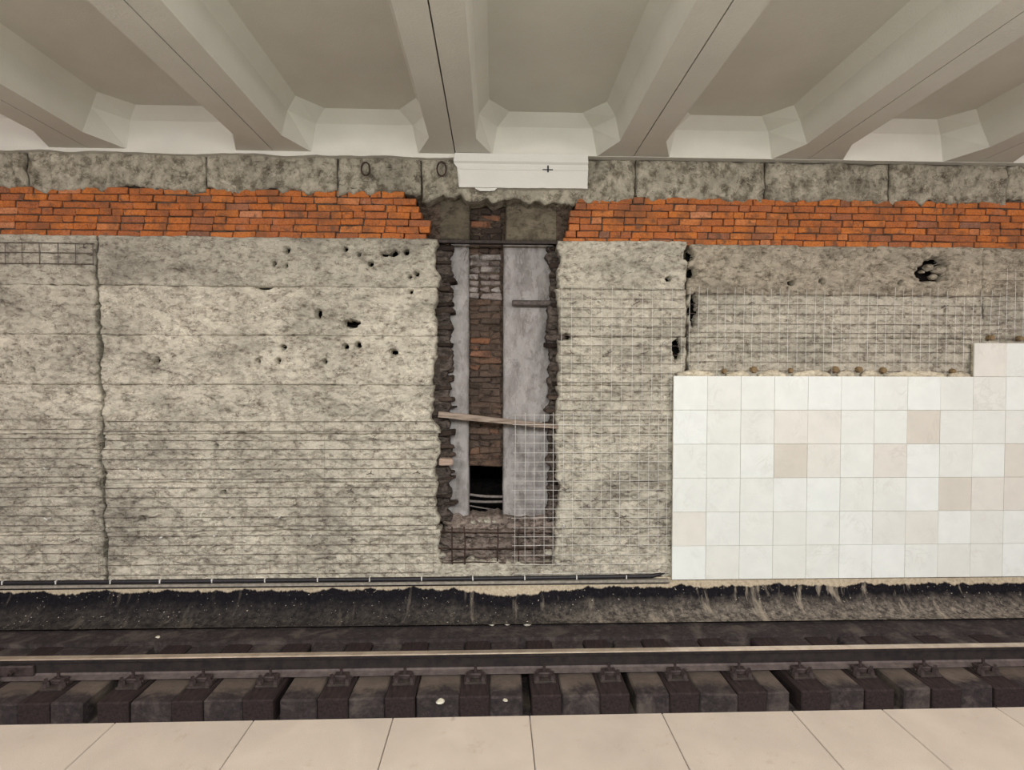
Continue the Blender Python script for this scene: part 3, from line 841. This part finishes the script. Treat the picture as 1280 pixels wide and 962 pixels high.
# ------------------------------------------------------------------ wire mesh sheets
def wire_sheet(label, x0, x1, y0, y1, sx, sz, mh, mv, off, rh, rv, ties=(), seed=0, over_t=4, over_s=3, curl=0.0, hide_v=0):
    """a welded sheet given by its outline in the photograph; off = stand-off from the wall face"""
    rr = random.Random(seed); Y = YW - off
    P0, P1 = at(x0, (y0 + y1) / 2, Y).x, at(x1, (y0 + y1) / 2, Y).x; Z1, Z0 = at((x0 + x1) / 2, y0, Y).z, at((x0 + x1) / 2, y1, Y).z
    e = empty('wire_mesh', ((P0 + P1) / 2, Y, Z0)); tag(e, label, 'wire mesh', 'welded wire mesh sheets on the track wall')
    nh = max(1, round((Z1 - Z0) / sz)); nv = max(1, round((P1 - P0) / sx))
    def wob(a, k): return 0.010 * (float(fbm(a * 1.3, k * 3.7, 3, seed)) - 0.5) * 2
    for i in range(nh + 1):
        z = Z0 + i * (Z1 - Z0) / nh + rr.uniform(-.006, .006)
        n = max(3, int((P1 - P0) / 0.3))
        pts = []
        for k in range(n + 1):
            x = P0 - over_s / 109 * rr.uniform(.6, 1.2) * (k == 0) + over_s / 109 * rr.uniform(.6, 1.2) * (k == n) + (P1 - P0) * k / n
            pts.append((x, Y - rv - rh + wob(x, i), z + wob(x + 9, i) * .6))
        rel(obj('horizontal_wire', MB().tube(pts, rh, 4).data('horizontal_wire', mh, True), e), e)
    for i in range(nv + 1):
        x = P0 + i * (P1 - P0) / nv + rr.uniform(-.006, .006)
        n = max(3, int((Z1 - Z0) / 0.3)); pts = []
        top = over_t / 109 * rr.uniform(.5, 1.5)
        for k in range(n + 1):
            z = Z0 - .015 + (Z1 - Z0 + top) * k / n
            pts.append((x + wob(z, i + 50) * .5, Y + wob(z + 3, i) * .6 - (curl * rr.uniform(0, 1) if k == n else 0), z))
        rel(obj('vertical_wire', MB().tube(pts, rv, 4).data('vertical_wire', mv, True), e), e)
    for (px, py, pale) in ties:
        p = at(px, py, Y - .012)
        mb = MB().tube([(p.x, YW + .01, p.z), (p.x, p.y, p.z), (p.x + rr.uniform(-.03, .03), p.y - .012, p.z + rr.uniform(-.01, .03))], [.008, .010, .007] if pale else [.005, .006, .004], 5)
        if not pale: mb.tube([(p.x - .045, p.y, p.z - .01 + rr.uniform(-.02, .02)), (p.x, p.y - .006, p.z), (p.x + .04, p.y, p.z + rr.uniform(-.03, .03))], .004, 4)
        rel(obj('anchor_tie', mb.data('anchor_tie', M['wire'] if pale else M['wire_dark']), e), e)
    return e


SX = 12.1 / 109; SZ = 11.8 / 109
wire_sheet('wide dark wire mesh sheet low on the wall between the open joint and the niche', 128, 541, 526, 716, 0.30, SZ, M['wire_dark'], M['ledge'], 0.035, .0026, .0016,
           [(173, 586, 1), (289, 586, 1), (347, 588, 0), (231, 598, 1), (209, 610, 1), (151, 622, 0), (177, 649, 0), (286, 647, 1), (200, 672, 1), (267, 670, 1), (463, 591, 0), (438, 612, 0), (496, 626, 1), (404, 650, 0),
            (348, 647, 1), (463, 651, 1), (522, 651, 1), (440, 674, 0), (407, 697, 0), (521, 590, 0), (388, 671, 1), (466, 548, 0), (284, 540, 0)], 1, 2, 4)
wire_sheet('dark wire mesh sheet low on the wall, at the far left of the picture', -160, 122, 524, 716, 0.30, SZ, M['wire_dark'], M['ledge'], 0.04, .0026, .0016,
           [(56, 586, 1), (115, 585, 1), (92, 611, 0), (58, 649, 1), (30, 612, 0), (94, 675, 0)], 2, 2, 3)
wire_sheet('pale wire mesh sheet on the wall between the niche and the open crack', 702, 852, 362, 524, SX, SZ, M['wire_dark'], M['wire'], 0.035, .0026, .0026,
           [(716, 379, 0), (796, 378, 0), (750, 376, 1), (830, 429, 1), (714, 441, 0), (761, 441, 0), (806, 441, 0)], 3, 6, 3, 0.02)
wire_sheet('wire mesh sheet beside the lower tiles, hanging out across the niche opening', 644, 834, 519, 716, SX, SZ, M['wire'], M['wire'], 0.045, .0026, .0024,
           [(707, 612, 0), (744, 624, 0), (786, 615, 0), (825, 613, 0), (785, 652, 0), (779, 646, 0), (825, 653, 0), (734, 633, 0), (705, 658, 1)], 4, 4, 4)
wire_sheet('long wire mesh sheet running above the white tiles', 862, 1248, 369, 476, 11.5 / 109, 11.9 / 109, M['wire_dark'], M['wire'], 0.035, .0026, .0026,
           [(1055, 425, 1), (875, 429, 0), (1181, 383, 0), (940, 378, 0), (1192, 371, 0)], 5, 9, 4, 0.02)
wire_sheet('narrow wire mesh strip above the raised corner of the white tiles', 1258, 1420, 340, 424, 11.5 / 109, 11.9 / 109, M['wire_dark'], M['wire'], 0.055, .0026, .0026, [], 6, 5, 14)
wire_sheet('scrap of rusty wire mesh under the bricks at the top left corner', -60, 116, 303, 329, 20 / 109, 14.5 / 109, M['wire_dark'], M['wire_dark'], 0.02, .0045, .0045, [(104, 309, 0), (113, 318, 0)], 7, 2, 3)

# ------------------------------------------------------------------ things in and at the niche
def thing_mesh(name, mb, mat, label, cat, smooth=False, group=None):
    return tag(obj(name, mb.data(name, mat, smooth)), label, cat, group)


a, b = at(548, 517.5, YW + .05), at(697, 533, YW + .02)
d = (b - a).normalized(); mb = MB(); nrm = Vector((0, 1, 0)); upv = d.cross(nrm) * -1
n = 10
for i in range(n + 1):
    p = a.lerp(b, i / n)
    hh = 0.036 - 0.010 * i / n + random.uniform(-.003, .003)
    for (s, t) in ((-1, -1), (1, -1), (1, 1), (-1, 1)): mb.v.append(tuple(p + upv * hh * s + nrm * .02 * t))
for i in range(n):
    for q in range(4): mb.f.append([4 * i + q, 4 * i + (q + 1) % 4, 4 * i + 4 + (q + 1) % 4, 4 * i + 4 + q])
mb.f += [[0, 1, 2, 3], [4 * n + 3, 4 * n + 2, 4 * n + 1, 4 * n]]
thing_mesh('wooden_batten', mb, M['wood'], 'weathered wooden batten wedged slantwise across the niche', 'batten')
a, b = at(640, 378.5, YW + .17), at(700, 379, YW + .15)
mb = MB().tube([a, a + Vector((.012, 0, 0)), b], [0.026, .034, .034], 10)
thing_mesh('pipe_stub', mb, M['pipe'], 'short sooty pipe stub sticking across the grey post in the niche', 'pipe', True)
p = at(557, 577.5, YW + .02); mb = MB().box((p.x - .085, p.y, p.z - .038), (p.x + .082, p.y + .15, p.z + .036), .008, .012)
thing_mesh('wooden_block', mb, M['woodblock'], 'pale wooden block lodged in the broken edge of the niche', 'block')
a, b = at(532, 300.5, YW - .0), at(706, 300.5, YW - .0)
mb = MB().extrude_x([(YW + .02, a.z + .014), (YW + .20, a.z + .014), (YW + .20, a.z + .006), (YW + .03, a.z + .006), (YW + .03, a.z - .016), (YW + .02, a.z - .016)], a.x, b.x)
thing_mesh('steel_angle', mb, M['steel'], 'dark steel angle bar lying across the head of the niche', 'bar')
for i, (y0, ym, y1, r, lab) in enumerate(((614, 620, 619.5, .017, 'uppermost grey cable sagging in the black hole of the niche'), (624, 627, 625.5, .017, 'middle grey cable crossing the black hole of the niche'), (628, 635, 640, .009, 'thin lowest cable slanting through the black hole of the niche'))):
    Y = YP + 0.34 + .05 * i
    pts = [at(x, y0 + (y1 - y0) * u + (ym - (y0 + y1) / 2) * 4 * u * (1 - u), Y) for x, u in [(568 + 75 * k / 8, k / 8) for k in range(9)]]
    thing_mesh('cable', MB().tube(pts, r, 8), M['cable'], lab, 'cable', True, 'cables in the niche hole')
grid = empty('rebar_grid', tuple(at(610, 705, YW + .02))); tag(grid, 'rusty reinforcing bars bared in the broken foot of the niche', 'rebar')
for px in (565, 581, 622, 648):
    pts = [at(px + random.uniform(-1, 1), y, YW + .035) for y in (658, 675, 692, 710)]
    rel(obj('upright_bar', MB().tube(pts, .008, 6).data('upright_bar', M['rebar'], True), grid), grid)
for py in (665, 685, 703):
    pts = [at(x, py + random.uniform(-1, 1), YW + .022) for x in (548, 590, 640, 690)]
    rel(obj('cross_bar', MB().tube(pts, .007, 6).data('cross_bar', M['rebar'], True), grid), grid)


def stone(name, p, r, mat, label, cat, group=None, sq=(1, 1, .7), seed=0, tint=1.0):
    import bmesh
    bm = bmesh.new(); bmesh.ops.create_icosphere(bm, subdivisions=2, radius=r); rr = random.Random(seed)
    ax = [Vector((rr.uniform(-1, 1), rr.uniform(-1, 1), rr.uniform(-1, 1))).normalized() for _ in range(6)]
    for v in bm.verts:
        for q in ax:
            dd = v.co.dot(q) - r * .62
            if dd > 0: v.co -= q * dd
        v.co = Vector((v.co.x * sq[0], v.co.y * sq[1], v.co.z * sq[2]))
    m = bpy.data.meshes.new(name); bm.to_mesh(m); bm.free(); m.materials.append(mat)
    return tag(obj(name, m, None, p, tint=tint), label, cat, group)


for i, (px, py, r, lab) in enumerate(((592, 652, .05, 'pale rubble lump at the left end of the hole sill'), (600, 650, .04, 'rubble lump, second along the hole sill'), (609, 650, .06, 'largest pale rubble lump in the middle of the hole sill'),
                                      (618, 651, .04, 'small rubble lump at the post end of the hole sill'), (590, 697, .04, 'pale rubble lump among the rebar at the niche foot'), (552, 693, .06, 'pale rubble lump in the lower corner of the niche'), (686, 689, .06, 'rubble lump behind the mesh in the niche corner'))):
    Y = YP - .06 if py < 660 else YW + .06
    p = at(px, py, Y); stone('rubble_lump', p, r, M['wall'], lab, 'rubble', 'rubble lumps in the niche', seed=i, tint=0.75)

for i, (px, py, r) in enumerate(((1160, 335, .07), (1172, 338, .085), (1164, 346, .06), (1178, 343, .05), (1152, 340, .04))):
    o = stone('hole_stone', at(px, py, YW + .09), r, M['wall_brown'], '', '', seed=70 + i, tint=.8)
    del o['label'], o['category']; o.parent = wall_r

# ------------------------------------------------------------------ cable and strip along the wall foot
cz = empty('cable_run', tuple(at(416, 727, YW - .05))); tag(cz, 'black cable on a grey steel strip along the foot of the bare wall', 'cable')
zc = at(416, 724.5, YW - .06).z
xe = at(815, 722, YW - .06).x
pts = [(-9, YW - .06, zc), (-4, YW - .06, zc), (0, YW - .06, zc), (xe, YW - .06, zc + .01), (xe + .1, YW - .05, zc + .03), (xe + .17, YW - .02, zc + .035)]
rel(obj('black_cable', MB().tube(pts, [.026] * 4 + [.018, .006], 8).data('black_cable', M['conduit'], True), cz), cz)
xs_ = at(836, 728, YW - .06).x
rel(obj('steel_strip', MB().box((-9, YW - .09, zc - .056), (xs_, YW + .02, zc - .027), 0, .003).data('steel_strip', M['ledge']), cz), cz)
rel(obj('strip_shadow_gap', MB().box((-9, YW - .075, zc - .07), (xs_, YW + .02, zc - .056)).data('strip_shade', M['conduit']), cz), cz).name = 'strip_shade_bar'  # black bar stands in for the shadow line under the strip
for px in (3, 70, 138, 200, 265, 331, 397, 462, 527, 591, 656, 721, 783):
    p = at(px, 725, YW - .08)
    rel(obj('cable_clip', MB().box((p.x - .006, YW - .09, zc - .012), (p.x + .006, YW - .03, zc + .03), .002).data('cable_clip', M['wire']), cz), cz)

# ------------------------------------------------------------------ apron, track bed and trough
ZS = -1.30                                        # top of the sleepers
YS0, YS1 = 4.67, 5.68
prof = []
ztop_a = at(620, 722, YW).z
for t in np.linspace(0, 1, 15):
    prof.append((YW - 0.03 - 0.33 * (1 - math.cos(t * math.pi / 2)) ** 1.0, -0.93 - 0.30 * math.sin(t * math.pi / 2)))
prof = [(YW - 0.015, ztop_a - .0), (YW - .02, -0.87)] + prof
K = len(prof); NX = 180
xs = np.linspace(-9, 9, NX + 1); vv = []; ff = []
for i, x in enumerate(xs):
    for k, (y, z) in enumerate(prof):
        w = 0.016 * (float(fbm(x * 2.2, k * .35, 3, 90)) - .5)
        vv.append((x, y - w, z + w * .4))
for i in range(NX):
    for k in range(K - 1): ff.append([i * K + k, (i + 1) * K + k, (i + 1) * K + k + 1, i * K + k + 1])
apron = obj('baseboard_track', mesh_data('apron', vv, ff, M['apron'], True)); tag(apron, 'black bitumen-coated concave concrete apron at the wall foot', 'apron', kind='structure')

bed = empty('floor_track'); tag(bed, 'dark oily concrete track bed between wall and platform', 'track bed', kind='structure')
obj('bed_strip', MB().box((-9, YS1 - .03, -1.8), (9, 5.90, -1.268)).data('bed_strip', M['bed']), bed)
obj('bed_edge', MB().box((-9, 5.86, -1.8), (9, 6.3, -1.29)).data('bed_edge', M['bed']), bed)
obj('bed_base', MB().box((-9, YS0 + .05, -2.2), (9, YS1, -1.52)).data('bed_base', M['bed']), bed)
obj('trough_floor', MB().box((-9, 3.3, -2.2), (9, YS0 + .05, -1.95)).data('trough_floor', M['bed']), bed)
obj('near_bed', MB().box((-9, 2.5, -2.2), (9, 3.84, -1.31)).data('near_bed', M['bed']), bed)

fx = [96, 184, 267, 347, 432, 509, 595, 679, 759, 841, 921, 997, 1074, 1155, 1231]
fX = [atz(x, 836, -1.27).x for x in fx]
step = (fX[-1] - fX[0]) / 14
allX = [fX[0] - 4 * step, fX[0] - 3 * step, fX[0] - 2 * step, fX[0] - step * 1.02] + fX + [fX[-1] + step, fX[-1] + 2 * step, fX[-1] + 3 * step]
ords = ['first', 'second', 'third', 'fourth', 'fifth', 'sixth', 'seventh', 'eighth', 'ninth', 'tenth', 'eleventh', 'twelfth', 'thirteenth', 'fourteenth', 'fifteenth']
YRAIL = 5.05
SW = 0.26
body_m = MB().box((-SW / 2, YS0, -.26), (SW / 2, YS1, 0), .003, .012).data('sleeper_body', M['sleeper'])
plate_m = MB().box((-.10, YRAIL - .20, 0), (.10, YRAIL + .20, .02), 0, .004).data('base_plate', M['steel'])
clip_m = {}
for s in (-1, 1):
    mb = MB().box((-.065, min(s * .052, s * .135), .018), (.065, max(s * .052, s * .135), .062), 0, .008)
    mb.box((-.095, min(s * .10, s * .125), .018), (.095, max(s * .10, s * .125), .040), 0, .006)
    clip_m[s] = mb.data('rail_clip', M['rail'])
bolt_m = MB().tube([(0, 0, .03), (0, 0, .072)], .024, 6).tube([(0, 0, .07), (0, 0, .125)], .013, 8).data('clip_bolt', M['rail'])
screw_m = MB().tube([(0, 0, .018), (0, 0, .06)], [.034, .026], 6).tube([(0, 0, .06), (0, 0, .09)], .018, 4).data('screw_spike', M['rail'])
for i, X in enumerate(allX):
    e = empty('sleeper', (X, 0, ZS))
    j = i - 4
    if 0 <= j < 15: lab = f'dark tarred sleeper under the rail, {ords[j]} in the row counting from the rail joint'
    elif i == 3: lab = 'dark tarred sleeper directly under the bolted rail joint'
    else: lab = 'dark tarred sleeper in the row beyond the edge of the picture'
    tag(e, lab, 'sleeper', 'sleepers under the rail')
    obj('sleeper_body', body_m, e)
    obj('base_plate', plate_m, e)
    for s in (-1, 1):
        obj('rail_clip', clip_m[s], e, (0, YRAIL, 0))
        obj('clip_bolt', bolt_m, e, (0, YRAIL + s * .105, 0))
        for q in (-.07, .07): obj('screw_spike', screw_m, e, (q, YRAIL + s * .155, 0))
# concrete between the sleepers; some slots stand open
open_left = {1: .10, 8: .07, 12: .10, 7: 0.075}      # gap on the near side of sleeper j (before it)
slots = {}
for j, side in ((1, 'L'), (3, 'R'), (7, 'L'), (8, 'R'), (11, 'L'), (12, 'R')): slots[j + 4, side] = {1: .12, 3: .05, 7: .075, 8: .06, 11: .10, 12: .10}[j]
for i in range(len(allX) - 1):
    x0 = allX[i] + SW / 2 + .004; x1 = allX[i + 1] - SW / 2 - .004
    x0 += slots.get((i, 'R'), 0); x1 -= slots.get((i + 1, 'L'), 0)
    t = random.uniform(.004, .02)
    v = MB().box((x0, YS0 + random.uniform(.0, .02), -1.6), (x1, YS1, ZS - t + random.uniform(0, .012)), .006, .014)
    obj('concrete_infill', v.data('concrete_infill', M['bed']), bed)

# rail
rail = empty('rail', (0, YRAIL, ZS + .02)); tag(rail, 'steel running rail with a worn bright head along the track', 'rail')
zr = ZS + .02; hd = .0365; H = .18
rp = [(-.066, 0), (.066, 0), (.066, .012), (.02, .026), (.009, .04), (.009, H - .05), (.018, H - .042), (hd, H - .036), (hd, H - .008), (hd - .008, H), (-hd + .008, H), (-hd, H - .008), (-hd, H - .036), (-.018, H - .042), (-.009, H - .05), (-.009, .04), (-.02, .026), (-.066, .012)]
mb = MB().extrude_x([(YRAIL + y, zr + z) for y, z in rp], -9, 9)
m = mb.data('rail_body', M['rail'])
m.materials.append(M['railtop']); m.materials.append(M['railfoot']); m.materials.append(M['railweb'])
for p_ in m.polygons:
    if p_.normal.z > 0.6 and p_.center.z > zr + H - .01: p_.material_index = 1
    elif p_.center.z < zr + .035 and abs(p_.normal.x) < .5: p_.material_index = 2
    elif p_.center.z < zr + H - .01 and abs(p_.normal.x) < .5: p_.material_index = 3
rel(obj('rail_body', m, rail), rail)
xj = atz(-20, 830, -1.2).x; xk = atz(54, 830, -1.2).x
for s in (-1, 1):
    pl = MB().box((xj - (xk - xj), YRAIL + min(s * .012, s * .05), zr + .03), (xk, YRAIL + max(s * .012, s * .05), zr + .125), 0, .01)
    fp = rel(obj('fishplate', pl.data('fishplate', M['rail']), rail), rail)
    for q in (-.75, -.3, .3, .75):
        xc = xj + q * (xk - xj) * .9
        bo = obj('fishplate_bolt', MB().tube([(xc, YRAIL + s * .05, zr + .078), (xc, YRAIL + s * .085, zr + .078)], .024, 6).tube([(xc, YRAIL + s * .08, zr + .078), (xc, YRAIL + s * .115, zr + .078)], .012, 8).data('fishplate_bolt', M['rail']), fp)

# chips of plaster lying on the bed
for i, (px, py, z, Y, r, lab) in enumerate(((550, 878, ZS, None, .035, 'yellowish plaster chip on the concrete edge before the rail'), (632, 876, ZS, None, .022, 'small white chip near the open slot before the rail'),
        (659, 779, None, 5.93, .045, 'largest pale mortar lump on the apron foot below the niche'), (634, 779, None, 5.93, .03, 'pale mortar lump lying beside the largest one below the niche'), (614, 780, None, 5.93, .03, 'flat pale mortar crumb on the apron foot below the niche'),
        (197, 797, -1.27, None, .022, 'pale chip on the bed strip behind the rail'), (1260, 777, None, 5.93, .03, 'mortar crumb on the apron foot near the picture edge'))):
    p = atz(px, py, z) if Y is None else at(px, py, Y)
    if Y is None: p.z = z + r * .4
    stone('plaster_chip', p, r, M['chip'], lab, 'chip', 'plaster chips on the track bed', sq=(1.2, 1, .6), seed=40 + i)

# ------------------------------------------------------------------ platform
floor = empty('floor'); tag(floor, 'beige granite platform floor in the foreground', 'floor', kind='structure')
eL, eM, eR = atz(0, 904, 0), atz(640, 894, 0), atz(1280, 886, 0)
YE = eM.y
jx = [atz(x, y, 0).x for x, y in ((-30, 905), (144, 903), (317, 900), (491, 898), (662, 894), (828, 892), (992, 890), (1106, 889), (1250, 887))]
w = 0.6
while jx[0] > -9: jx.insert(0, jx[0] - w)
while jx[-1] < 9: jx.append(jx[-1] + w)
for i in range(len(jx) - 1):
    mb = MB().box((jx[i] + .0015, YE - 1.1, -.06), (jx[i + 1] - .0015, YE, 0), 0, .003)
    obj('paving_slab', mb.data('paving_slab', M['granite']), floor, tint=random.uniform(.96, 1.03))
    for k in range(1):
        mb = MB().box((jx[i] + .0015, YE - 5.0, -.06), (jx[i + 1] - .0015, YE - 1.103, 0), 0, .003)
        obj('paving_slab', mb.data('paving_slab', M['granite']), floor, tint=random.uniform(.96, 1.03))
obj('platform_body', MB().box((-9, -4, -2.2), (9, YE - .12, -.055)).data('platform_body', M['bed']), floor)
